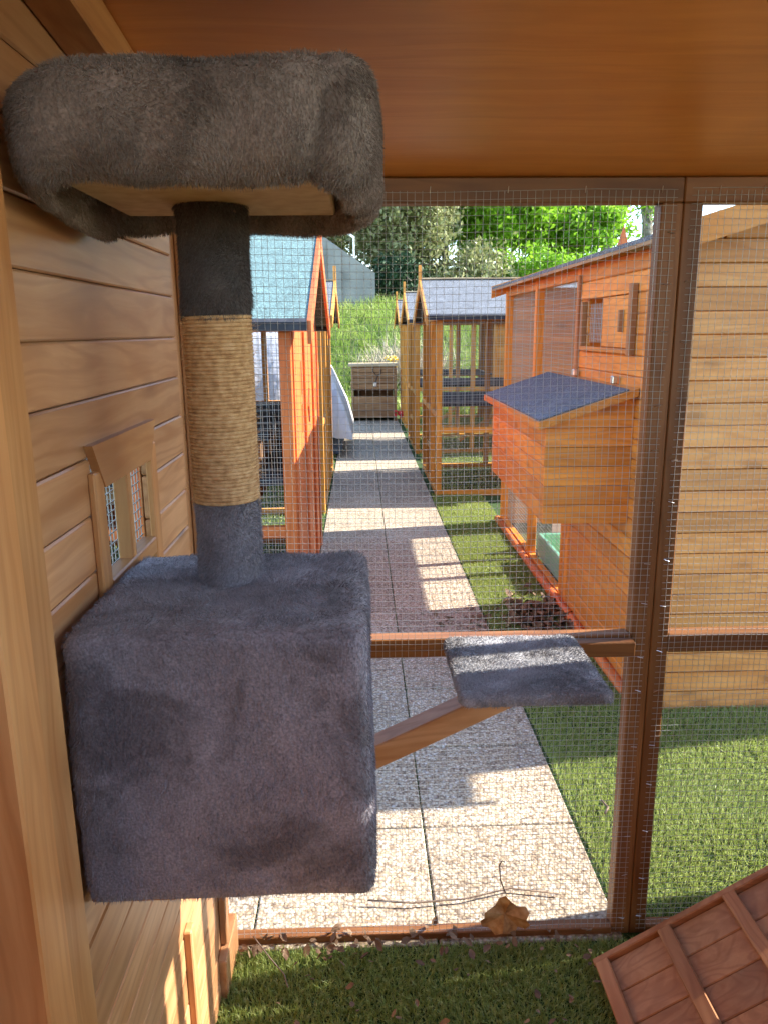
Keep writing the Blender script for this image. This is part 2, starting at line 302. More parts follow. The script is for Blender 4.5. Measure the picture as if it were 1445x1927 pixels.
def roundbox(name, x0, x1, y0, y1, z0, z1, r, n, mat, parent, wob=0, seed=1):
    c = np.array([(x0+x1)/2, (y0+y1)/2, (z0+z1)/2]); h = np.array([x1-x0, y1-y0, z1-z0])/2
    V = []; Fq = []; g = np.linspace(-1, 1, n+1)
    for ax in range(3):
        for s in (-1, 1):
            a, b_ = [q for q in range(3) if q != ax]; G = np.zeros((n+1, n+1, 3)); G[..., ax] = s*h[ax]
            G[..., a] = g[:, None]*h[a]; G[..., b_] = g[None]*h[b_]; base = sum(len(q) for q in V); V.append(G.reshape(-1, 3))
            i = (np.arange(n)[:, None]*(n+1)+np.arange(n)[None]).ravel()[:, None]+base
            q = i+np.array([[0, n+1, n+2, 1]]); Fq.append(q if (s > 0) == (ax != 1) else q[:, ::-1])
    V = np.concatenate(V); inn = np.clip(V, -(h-r), h-r); d = V-inn; V = inn+unit(d)*r+c
    if wob: V = V+vnoise(V, 14, seed)*wob+vnoise(V, 45, seed+1)*wob*.35
    o = rawmesh(name, V, Fq, mat, parent, True)
    bm = bmesh.new(); bm.from_mesh(o.data); bmesh.ops.remove_doubles(bm, verts=bm.verts, dist=1e-5); bmesh.ops.recalc_face_normals(bm, faces=bm.faces); bm.to_mesh(o.data); bm.free()
    return o
def wires(name, plane, a0, a1, z0, z1, pos, pitch, rad, parent, jitter=.0009, skip=None):
    """square welded mesh in a plane x=pos or y=pos; wires are thin square rods"""
    V = []; Fq = []
    def rod(A, B, u, v):
        b = len(V); V.extend([A+u+v, A-u+v, A-u-v, A+u-v, B+u+v, B-u+v, B-u-v, B+u-v])
        for q in ((0, 1, 5, 4), (1, 2, 6, 5), (2, 3, 7, 6), (3, 0, 4, 7)): Fq.append([b+i for i in q])
    e = np.array([1., 0, 0]) if plane == 'y' else np.array([0, 1., 0]); nrm = np.array([0, 1., 0]) if plane == 'y' else np.array([1., 0, 0]); z = np.array([0, 0, 1.])
    P = lambda a, h, o=0: e*a+nrm*(pos+o)+z*h
    r_ = random.Random(int(abs(pos)*1000)+int(a0*10))
    ph = r_.random()*6
    def wav(a, h): return .0028*math.sin(a*9+ph)+.0026*math.sin(h*7+ph*2)
    k = math.ceil(a0/pitch)
    while k*pitch < a1:
        a = k*pitch+r_.gauss(0, jitter); zs = np.linspace(z0, z1, 7)
        for q in range(6): rod(P(a+wav(a, zs[q])*.6, zs[q]), P(a+wav(a, zs[q+1])*.6, zs[q+1]), e*rad, nrm*rad)
        k += 1
    k = math.ceil(z0/pitch)
    while k*pitch < z1:
        h = k*pitch+r_.gauss(0, jitter); xs = np.linspace(a0, a1, 7)
        for q in range(6): rod(P(xs[q], h+wav(xs[q], h)), P(xs[q+1], h+wav(xs[q+1], h)), z*rad, nrm*rad)
        k += 1
    o = rawmesh(name, np.array(V), [np.array(Fq)], M_WIRE, parent); o['kind'] = 'stuff'; return o

# ------------------------------------------------------------------ ground, path, hill
def hz(x, y):
    t = min(max((y-11.9)/5.2, 0), 1); s = t*t*(3-2*t)
    return s*1.55+max(0, y-17)*.06+.25*s*math.sin(x*.6+1)*math.cos(y*.4)
g = MB(); g.add([(-60, -20, 0), (60, -20, 0), (60, 11.9, 0), (-60, 11.9, 0)], [[0, 1, 2, 3]])
ground = g.build('ground', M_TURFB); ground['kind'] = 'structure'
xs = np.concatenate([np.linspace(-60, -8, 10), np.linspace(-7, 12, 60), np.linspace(13, 60, 10)]); ys = np.concatenate([np.linspace(11.9, 20, 40), np.linspace(21, 90, 14)])
V = [(x, y, hz(x, y)-.001) for y in ys for x in xs]; nx = len(xs)
hill = rawmesh('hill', V, [np.array([[j*nx+i, j*nx+i+1, (j+1)*nx+i+1, (j+1)*nx+i] for j in range(len(ys)-1) for i in range(nx-1)])], M_HILL, None, True); hill['kind'] = 'structure'
path = bpy.data.objects.new('path', None); col.objects.link(path); path['kind'] = 'structure'; path['label'] = 'exposed aggregate slab path between the hutches'
for k in range(25):
    for c_ in range(2):
        x0 = -.25+c_*.4; y0 = 1.38+k*.4-.0
        s = MB().box(x0+.002, x0+.398, y0+.002, y0+.398, -.02, .006+random.uniform(-.001, .0015), .003).build('slab', M_SLAB, path)
for k in range(3): MB().box(-.648, -.252, 1.382+k*.4, 1.778+k*.4, -.02, .005, .003).build('slab', M_SLAB, path)
# turf blades
def turf(name, x0, x1, y0, y1, n, ln, wd, label):
    P = np.stack([rng.uniform(x0, x1, n), rng.uniform(y0, y1, n), np.zeros(n)], 1)
    D = unit(np.array([[.1, -.15, 1.]])+vnoise(P, 9, 5)*.3+rng.normal(size=P.shape)*.42); D[:, 2] = np.abs(D[:, 2])
    o = blades(name, P, D, ln, wd, M_TURF, None, .1); tag(o, label, 'turf', None, 'stuff'); return o
turf('turf', .556, 2.4, 1.43, 2.42, 90000, .022, .0022, 'sunlit artificial turf right of the path before the nest box hutch')
turf('turf', .556, .95, 2.42, 6.0, 60000, .022, .0028, 'strip of artificial turf between path and nest box hutch')
turf('turf', -.29, 1.28, .95, 1.375, 70000, .022, .002, 'shaded artificial turf on the floor inside the cat run')
turf('turf', .6, 2.6, 6.0, 11.8, 50000, .025, .006, 'artificial turf under the open amber hutches')
turf('turf', -2.3, -.26, 2.6, 11.8, 50000, .025, .006, 'artificial turf under the hutches left of the path')
n = 52000
P = np.stack([rng.uniform(-4, 9, n), 12+rng.random(n)**1.3*9, np.zeros(n)], 1); P[:, 2] = [hz(a, b) for a, b in P[:, :2]]
D = unit(np.array([[0, -.15, 1.]])+vnoise(P, 2.5, 8)*.3+rng.normal(size=P.shape)*.35); D[:, 2] = np.abs(D[:, 2])
tag(blades('tall_grass', P, D, .26, .014, M_TALL, None, .25, .9), 'tall bright meadow grass on the slope beyond the path', 'grass', None, 'stuff')

# ------------------------------------------------------------------ own cat run
run = thing('cat_run', 'golden pine cat run with plywood ceiling and wire mesh front', 'cat run')
CEIL = lambda y: 1.536+.12*(1.4-y)
part = lambda n, par=None: (lambda o: (setattr(o, 'parent', par or run), o)[1])(bpy.data.objects.new(n, None))
def epart(n, par):
    o = bpy.data.objects.new(n, None); col.objects.link(o); o.parent = par; o.empty_display_size = .1; return o
wall = epart('side_wall', run)
PITCH = .0615; WY0, WY1, WZ0, WZ1 = .822, 1.05, .78, 1.15
z = 1.15-19*PITCH; seams = []
zz = [.0]+[1.15+PITCH*k for k in range(-18, 8)]
zz = [q for q in zz if q >= 0]
for a, b_ in zip(zz[:-1], zz[1:]):
    if b_-a < .01: continue
    segs = [(-.6, 1.262)]
    if a < WZ1-.005 and b_ > WZ0+.005: segs = [(-.6, WY0), (WY1, 1.262)]
    for y0, y1 in segs: box('plank', -.302, -.29+random.uniform(-.0006, .0006), y0, y1, a+.0006, b_-.0006, W_IN, wall, .0022)
for q in ((-.6, 1.262, 0, WZ0), (-.6, 1.262, WZ1, 1.56), (-.6, WY0, WZ0+.0005, WZ1-.0005), (WY1, 1.262, WZ0+.0005, WZ1-.0005)): box('backing_board', -.3045, -.3025, *q, W_IN, wall)
# lower hatch strip in that wall
box('hatch_batten', -.291, -.278, 1.035, 1.06, .01, .36, W_IN, wall)
box('corner_board', -.304, -.2945, 1.2635, 1.399, .0, 1.5, W_IN, wall)
box('cover_strip', -.294, -.28, 1.305, 1.33, .09, 1.5, W_IN, wall)
box('skirting', -.294, -.276, 1.264, 1.395, .0, .088, W_IN, wall)
win = epart('side_window', run)
box('stile', -.29, -.282, WY0-.012, WY0+.018, WZ0, 1.135, W_POST, win)
box('stile', -.29, -.282, WY1-.018, WY1+.012, WZ0, 1.135, W_POST, win)
MB().prism([(WY0-.014, 1.165), (WY1+.014, 1.165), (WY1-.018, 1.115), (WY0+.018, 1.115)], 'x', -.29, -.2805).build('lintel', W_POST['Y'], win)
box('mullion', -.302, -.284, .928, .944, WZ0, 1.115, W_POST, win)
box('glazing_bar', -.302, -.282, WY0+.018, WY1-.018, .985, 1.008, W_POST, win)
box('sill', -.302, -.276, WY0+.018, WY1-.018, WZ0, WZ0+.025, W_POST, win)
wires('wire_mesh', 'x', WY0, WY1, WZ0, WZ1, -.3055, .0127, .0006, win)
# post in front of the wall, two boards
box('wall_post', -.29, -.25, .545, .592, 0, CEIL(.57)-.002, W_POST, run)
box('wall_post', -.29, -.246, .495, .543, 0, CEIL(.52)-.002, W_POST, run)
box('wall_batten', -.29, -.262, -.5, .495, .42, .46, W_POST, run)
box('rafter', -.29, -.248, -.5, .49, 1.52, 1.6, W_POST, run)
bar('rafter', (-.268, .6, CEIL(.6)-.0245), (-.268, 1.36, CEIL(1.36)-.0245), .044, .046, W_POST, run)
# ceiling (plywood) and roof felt
def slab_sl(name, x0, x1, y0, y1, off, th, mat, par):
    return MB().prism([(y0, CEIL(y0)+off), (y1, CEIL(y1)+off), (y1, CEIL(y1)+off+th), (y0, CEIL(y0)+off+th)], 'x', x0, x1).build(name, mat, par)
slab_sl('ceiling_panel', -.36, 1.15, -.62, 1.485, 0, .012, W_PLY, run)
slab_sl('roof_felt', -.38, 1.17, -.64, 1.5, .0125, .006, M_EDGE, run)
# unseen rear and right sides, boarded to shape the light coming in
rw = epart('right_wall', run)
for k in range(12): box('plank', 1.1, 1.12, .84, 1.13, k*.13+.001, (k+1)*.13-.001, W_IN, rw)
box('post', 1.095, 1.13, 1.132, 1.155, 0, 1.55, W_IN, rw); box('post', 1.095, 1.13, 1.212, 1.246, 0, 1.545, W_IN, rw); box('post', 1.095, 1.13, .3, .34, 0, 1.6, W_IN, rw); box('post', 1.095, 1.13, -.6, -.56, 0, 1.6, W_IN, rw)
for k in range(8): box('plank', 1.1, 1.12, 1.2465, 1.395, k*.12+.001, (k+1)*.12-.001, W_IN, rw)  # low infill planks added to keep sun off the turf inside
box('rail', 1.095, 1.13, -.55, .29, 1.5, 1.55, W_IN, rw)
bw = epart('rear_wall', run)
for k in range(9): box('plank', -.31, 1.1, -.62, -.6, k*.135+.001, (k+1)*.135-.001, W_IN, bw)
for k in range(9): box('plank', 1.1, 1.12, -.55, .3, k*.13+.001, (k+1)*.13-.001, W_IN, rw)
ws = epart('added_shade_screen', run)  # unseen screen added to throw shade over the turf and lower mesh
for k in range(7): box('plank', 1.115, 1.133, 1.445, 1.565, k*.118+.001, (k+1)*.118-.001, W_IN, ws)
# front panels
Y0, Y1 = 1.4, 1.436
def panel(nm, x0, x1, sl, sr):
    pn = epart(nm, run)
    box('stile', x0, x0+sl, Y0, Y1, 0, 1.492, W_FRAME, pn); box('stile', x1-sr, x1, Y0, Y1, 0, 1.492, W_FRAME, pn)
    box('top_rail', x0, x1, Y0, Y1, 1.4925, 1.534, W_FRAME, pn)
    box('middle_rail', x0+sl+.0005, x1-sr-.0005, Y0, Y1, .655, .694, W_FRAME, pn)
    box('bottom_rail', x0+sl+.0005, x1-sr-.0005, Y0-.004, Y0+.024, 0, .021, W_FRAME, pn)
    wires('wire_mesh', 'y', x0+.012, x1-.012, .012, 1.512, Y0-.0018, .0127, .0003, pn)
    st = MB()
    for k in range(15):
        zz_ = .06+k*.1+random.uniform(-.02, .02)
        for X in (x0+sl*.5, x1-sr*.5):
            a = random.uniform(-.4, .4); dx, dz = .006*math.cos(a), .006*math.sin(a)
            st.tube([(X-dx, Y0-.0025, zz_-dz), (X+dx, Y0-.0025, zz_+dz)], .0007, 4)
    for k in range(7):
        X = x0+.06+k*(x1-x0-.1)/6
        st.tube([(X, Y0-.0025, 1.508), (X+.001, Y0-.0025, 1.519)], .0007, 4)
    st.build('staple', M_STEEL, pn)['kind'] = 'stuff'
    return pn
panel('front_panel', -.336, .5645, .036, .0385)
panel('front_panel', .5655, 1.13, .034, .035)
# ------------------------------------------------------------------ ramp inside the run
rp_ = thing('ramp', 'reddish wooden cat ramp with cross cleats by the front mesh post', 'ramp')
A = Vector((.476, 1.0, -.006)); ex = Vector((.33, 0, .203)).normalized(); ey = Vector((0, 1, 0)); ez = ex.cross(ey).normalized()
def rb(name, a0, a1, b0, b1, c0, c1, mat):
    vs, fs = cbox_data(a1-a0, b1-b0, c1-c0, .002); m = ((a0+a1)/2, (b0+b1)/2, (c0+c1)/2)
    return MB().add([A+ex*(q[0]+m[0])+ey*(q[1]+m[1])+ez*(q[2]+m[2]) for q in vs], fs).build(name, mat, rp_)
for k in range(4): rb('plank', 0, .95, k*.072-.0, (k+1)*.072-.0012, .02, .032, W_RAMP['X'])
rb('side_rail', 0, .95, .2885, .304, .008, .042, W_RAMP['X']); rb('side_rail', 0, .95, -.018, -.0005, .008, .042, W_RAMP['X'])
for q in (.003, .145, .29, .435, .58, .725): rb('cleat', q, q+.028, 0, .288, .0322, .046, W_RAMP['Y'])

# ------------------------------------------------------------------ cat tree
ct = thing('cat_tree', 'grey plush cat tree with cube den, sisal post, top bed and side step', 'cat tree')
den = roundbox('den', -.283, .006, .672, .952, .714, 1.006, .015, 30, M_FUR, ct, .002, 4)
fur(den, 150000, .0065, M_FUR, lay=(.25, -.1, -1), width=.0006, keep=lambda P, Nn: (Nn[:, 2] > -.5) & (Nn[:, 1] < .7))
box('support_board', -.289, -.2, .70, .95, .698, .712, W_IN, ct)
PX, PY, PR = -.149, .842, .034
def cyl(name, z0, z1, r, mat, n=28, k=12):
    m = MB(); m.tube([(PX, PY, z0+(z1-z0)*i/k) for i in range(k+1)], r, n); return m.build(name, mat, ct, True)
pf = cyl('post', 1.0, 1.098, PR, M_FUR); fur(pf, 20000, .0065, M_FUR, width=.0006, keep=lambda P, Nn: np.abs(Nn[:, 2]) < .8)
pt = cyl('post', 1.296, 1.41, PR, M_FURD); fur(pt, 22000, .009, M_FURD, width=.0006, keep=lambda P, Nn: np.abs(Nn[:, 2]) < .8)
m = MB(); turns = 50; pts = []
for i in range(turns*24+1):
    t = i/24*2*math.pi; pts.append((PX+(PR+.0005)*math.cos(t), PY+(PR+.0005)*math.sin(t), 1.098+.198*i/(turns*24)))
m.tube(pts, .0023, 6); sis = m.build('sisal_wrap', M_SISAL, ct, True)
P, Nn = sample(sis, 2600, None); rad = P-np.array([PX, PY, 0]); rad[:, 2] = 0; rad = unit(rad); q = (Nn*rad).sum(1) > .3
fz = blades('loose_fibre', P[q], unit(rad[q]*.55+rng.normal(size=P[q].shape)*.55), .012, .0004, M_SISAL, sis, .2); fz['kind'] = 'stuff'
# top bed: board and plush bolster
box('bed_board', -.25, -.024, .672, .905, 1.405, 1.419, M_BOARD, ct)
nu, nv = 120, 26; V = []
cx, cy, hx, hy, cr = -.134, .787, .128, .133, .05
def rrect(t):
    # rounded rectangle path with outward normal
    P_ = [(hx, -hy+cr), (hx, hy-cr), (hx-cr, hy), (-hx+cr, hy), (-hx, hy-cr), (-hx, -hy+cr), (-hx+cr, -hy), (hx-cr, -hy)]
    segs = []
    L1 = 2*(hy-cr); L2 = math.pi/2*cr; L3 = 2*(hx-cr); lens = [L1, L2, L3, L2, L1, L2, L3, L2]; d = t*sum(lens)
    for i, l in enumerate(lens):
        if d <= l+1e-9: break
        d -= l
    u = d/l
    if i == 0: return (hx, -hy+cr+u*L1), (1, 0)
    if i == 2: return (hx-cr-u*L3, hy), (0, 1)
    if i == 4: return (-hx, hy-cr-u*L1), (-1, 0)
    if i == 6: return (-hx+cr+u*L3, -hy), (0, -1)
    a = {1: 0, 3: math.pi/2, 5: math.pi, 7: 1.5*math.pi}[i]+u*math.pi/2; c0 = {1: (hx-cr, hy-cr), 3: (-hx+cr, hy-cr), 5: (-hx+cr, -hy+cr), 7: (hx-cr, -hy+cr)}[i]
    return (c0[0]+cr*math.cos(a), c0[1]+cr*math.sin(a)), (math.cos(a), math.sin(a))
for i in range(nu):
    (px_, py_), (nx_, ny_) = rrect(i/nu)
    fr = max(0, -ny_); rt = max(0, nx_); bk = max(0, ny_); lf = max(0, -nx_)
    rw_ = .036+.006*fr+.0*rt-.010*lf; rh_ = .046-.002*fr-.012*bk+.006*rt; zc = 1.436+.007*fr-.012*bk+.002*rt-.008*lf
    sag = .010*math.sin(i/nu*2*math.pi*3+.6)*.4
    for j in range(nv):
        a = 2*math.pi*j/nv; ca, sa = math.cos(a), math.sin(a)
        sq = (abs(ca)**3+abs(sa)**3)**(-1/3)
        o_ = rw_*ca*sq*.92; zz_ = zc+sag+rh_*sa*sq*.92
        if sa < 0 and ca < -.05: zz_ = max(zz_, 1.4235)     # lies flat on the board edge
        V.append((cx+px_+nx_*o_, cy+py_+ny_*o_, zz_))
V = np.array(V); V += vnoise(V, 15, 11)*.0065+vnoise(V, 55, 12)*.0018
# seam near the front right corner
idx = np.arange(nu)[:, None]*nv+np.arange(nv)[None]
for i in range(nu):
    (px_, py_), (nx_, ny_) = rrect(i/nu)
    if abs(i/nu-.945) < .004:
        c0 = V[idx[i]].mean(0); V[idx[i]] = c0+(V[idx[i]]-c0)*.9
q = np.stack([idx, np.roll(idx, -1, 0), np.roll(np.roll(idx, -1, 0), -1, 1), np.roll(idx, -1, 1)], -1).reshape(-1, 4)
bed = rawmesh('bed_bolster', V, [q], M_FURB, ct, True)
bm = bmesh.new(); bm.from_mesh(bed.data); bmesh.ops.recalc_face_normals(bm, faces=bm.faces); bm.to_mesh(bed.data); bm.free()
fur(bed, 150000, .0065, M_FURB, lay=(.2, -.1, -.9), width=.0006, keep=lambda P, Nn: ~((P[:, 2] < 1.43) & (P[:, 0] > -.246) & (P[:, 0] < -.03) & (P[:, 1] > .69) & (P[:, 1] < .9)))
cu = roundbox('bed_cushion', -.24, -.035, .68, .9, 1.4215, 1.445, .01, 10, M_FURB, ct, .002)
# side step on its arm
bar('step_arm', (.0, 1.0, .683), (.245, 1.03, .782), .035, .035, W_IN, ct)
st = roundbox('step', .127, .33, .922, 1.128, .792, .813, .0095, 18, M_FURL, ct, .0008)
fur(st, 55000, .0055, M_FURL, lay=(.1, -.3, -.3), width=.0008, keep=lambda P, Nn: Nn[:, 2] > -.6)
box('step_cleat', .36, .525, 1.372, 1.3965, .66, .69, W_FRAME, run)

# ------------------------------------------------------------------ hutch with nest box (right of the path)
nh = thing('nest_box_hutch', 'bright orange gabled hutch with grey felted nest box beside the path', 'hutch')
XW, XE = .94, 2.46; YN, YM, YF = 2.385, 3.36, 5.06
def gz(x): return 1.535+.3*(min(x, 3.4-x)-.86)
wl = epart('path_side_wall', nh); z = .0
OP = (2.99, 3.24, 1.235, 1.375)
k = 0
while z < 1.53:
    z1 = min(z+.07, 1.535); segs = [(YN+.04, YM)] if z > .62 else [(YN+.04, 3.47)]
    if z1 > OP[2] and z < OP[3]: segs = [(YN+.04, OP[0]), (OP[1], YM)]
    for a, b_ in segs: box('plank', XW, XW+.018, a, b_, z+.0008, z1-.0008, W_NEAR, wl, .004)
    z = z1
fw = epart('gable_wall', nh); z = 0
while z < 1.74:
    z1 = z+.07; xa = XW+.04; xb = XE-.04
    if z > 1.5: half = max(.05, (1.79-z1)/.3); xa, xb = max(xa, 1.7-half), min(xb, 1.7+half)
    c0 = .635 if abs(z-.63) < .001 else z
    MB().prism([(YN+.006, z+.001), (YN, z+.004), (YN+.004, z1-.001), (YN+.02, z1-.001), (YN+.02, z+.001)], 'x', xa, xb).build('plank', W_GABLE, fw)
    z = z1
for x in (XW-.004, XE-.04): box('corner_post', x, x+.044, YN-.004, YN+.04, 0, 1.535, W_NEAR, nh)
for y in (YM, 4.17, YF-.045): box('post', XW-.003, XW+.04, y, y+.045, 0, 1.53, W_NEAR, nh)
for y in (YM, 4.17, YF-.045): box('post', XE-.04, XE, y, y+.045, 0, 1.53, W_NEAR, nh)
box('post', XW-.002, XW+.03, 3.47, 3.5, 0, .64, W_NEAR, nh)
for z in (.0, .62, 1.485):
    box('rail', XW+.002, XW+.036, YM+.0455, YF-.0455, z, z+.045, W_NEAR, nh)
for z in (.0, 1.485): box('rail', XE-.036, XE-.002, YM+.0455, YF-.0455, z, z+.04, W_NEAR, nh)
ew = epart('end_wall', nh)
for k in range(22): box('plank', XW+.045, XE-.045, YF-.02, YF-.004, .0+k*.07+.001, (k+1)*.07-.001, W_NEAR, ew)
iw = epart('inner_wall', nh)
for k in range(12): box('plank', XW+.045, XE-.045, YM+.01, YM+.026, .64+k*.07+.001, .64+(k+1)*.07-.001, W_NEAR, iw)
wires('wire_mesh', 'x', YM, YF, .04, 1.49, XW+.038, .02, .0006, nh)
# roof slopes, bargeboards, finial
for s in (0, 1):
    xa, xb = (.86, 1.7) if s == 0 else (2.54, 1.7)
    za, zb = gz(.86), gz(1.7)
    rf = MB().prism([(xa, za), (xb, zb), (xb, zb+.014), (xa, za+.014)], 'y', 2.26, 5.14).build('roof_slope', M_FELT, nh)
    MB().prism([(xa, za-.012), (xb, zb-.012), (xb, zb-.0005), (xa, za-.0005)], 'y', 2.28, 5.12).build('roof_deck', W_GREY['Y'], nh)
    for y in (2.245, 5.142): MB().prism([(xa, za-.055), (xb, zb-.055), (xb, zb+.02), (xa, za+.02)], 'y', y, y+.014).build('bargeboard', W_NEAR['X'], nh)
MB().prism([(1.66, 1.78), (1.74, 1.78), (1.7, 1.92)], 'y', 5.142, 5.16).build('finial', W_RED['Z'], nh)
# sliding window
sw = epart('sliding_window', nh)
box('shutter', XW-.016, XW-.002, 2.69, 2.985, 1.215, 1.395, W_NEAR['Y'], sw); box('guide', XW-.02, XW-.001, 2.66, 3.27, 1.398, 1.415, W_NEAR['Y'], sw); box('guide', XW-.02, XW-.001, 2.66, 3.27, 1.195, 1.212, W_NEAR['Y'], sw)
box('stop_batten', XW-.024, XW-.001, 2.655, 2.685, 1.19, 1.43, W_RAMP['Z'], sw); box('handle', XW-.034, XW-.0165, 2.74, 2.755, 1.27, 1.345, W_RAMP['Z'], sw)
box('stop_batten', XW-.022, XW-.001, 3.243, 3.262, 1.213, 1.39, W_RAMP['Z'], sw)
wires('wire_mesh', 'x', 2.985, 3.245, 1.23, 1.38, XW+.01, .02, .0008, sw)
box('batten', XW-.014, XW-.001, 3.335, 3.358, 1.06, 1.5, W_RAMP['Z'], nh)
# nest box
nb = epart('nest_box', nh); NX0, NY0, NY1, NZ0 = .637, 2.62, 3.7, .61
def ntop(x): return .955+(x-NX0)*.33
z = NZ0
while z < .94:
    z1 = min(z+.068, .95)
    box('plank', NX0, NX0+.016, NY0+.017, NY1-.017, z+.0008, z1-.0008, W_NEAR['Y'], nb, .003)
    z = z1
for y0 in (NY0, NY1-.016):
    z = NZ0
    MB().prism([(NX0, .9505), (XW-.001, .9505), (XW-.001, ntop(XW)+.003), (NX0, ntop(NX0)+.003)], 'y', y0, y0+.016).build('gusset', W_NEAR['X'], nb)
    while z < .93:
        z1 = min(z+.068, .95); xs_ = NX0 if z1 < .955 else NX0+(z1-.955)/.33+.005
        if xs_ < XW-.01: MB().prism([(y0, z+.001), (y0, z1-.001), (y0+.016, z1-.001), (y0+.016, z+.001)], 'x', xs_, XW-.001).build('plank', W_NEAR['X'], nb)
        z = z1
box('floor', NX0+.002, XW-.002, NY0+.018, NY1-.018, NZ0+.002, NZ0+.014, W_NEAR['Y'], nb)
MB().prism([(NX0-.035, ntop(NX0-.035)+.004), (XW-.004, ntop(XW)+.004), (XW-.004, ntop(XW)+.03), (NX0-.035, ntop(NX0-.035)+.03)], 'y', NY0-.04, NY1+.06).build('lid', W_NEAR['Y'], nb)
MB().prism([(NX0-.03, ntop(NX0-.03)+.031), (XW-.03, ntop(XW-.03)+.031), (XW-.03, ntop(XW-.03)+.036), (NX0-.03, ntop(NX0-.03)+.036)], 'y', NY0-.02, NY1+.055).build('felt_cover', M_FELTD, nb)
for y in (2.78, 3.3): MB().box(XW-.03, XW-.012, y, y+.03, ntop(XW)+.032, ntop(XW)+.06, .003).build('latch', M_STEEL, nb)
# lower run contents
tr = thing('litter_tray', 'teal and lime plastic litter tray on the floor of the nest box hutch', 'litter tray')
m = MB(); m.box(1.0, 1.36, 3.62, 4.12, .012, .06, .01); m.build('tray_base', M_LIMEP, tr)
m = MB()
for a in ((.985, 1.005, 3.6, 4.14), (1.355, 1.375, 3.6, 4.14), (1.005, 1.355, 3.6, 3.62), (1.005, 1.355, 4.12, 4.14)): m.box(*a, .04, .17, .006)
m.build('tray_rim', M_GREEN, tr)
wb = thing('water_container', 'white plastic water container standing behind the litter tray', 'container')
m = MB(); m.tube([(1.2, 4.35, .0), (1.2, 4.35, .02), (1.2, 4.35, .2), (1.2, 4.35, .25), (1.2, 4.35, .29)], [.08, .085, .085, .05, .03], 16); m.build('body', M_WHITE, wb, True)
m = MB(); m.tube([(1.2, 4.35, .2905), (1.2, 4.35, .325)], .033, 12); m.build('cap', M_GREEN, wb)
lg = MB(); lg.tube([(.925, 2.5, .02), (.925, 3.4, .022), (.92, 4.2, .02), (.925, 5.1, .022)], [.02, .024, .021, .022], 8); tag(lg.build('edging_log', W_RED['Y'], None, True), 'thin reddish edging log along the foot of the nest box hutch', 'edging')

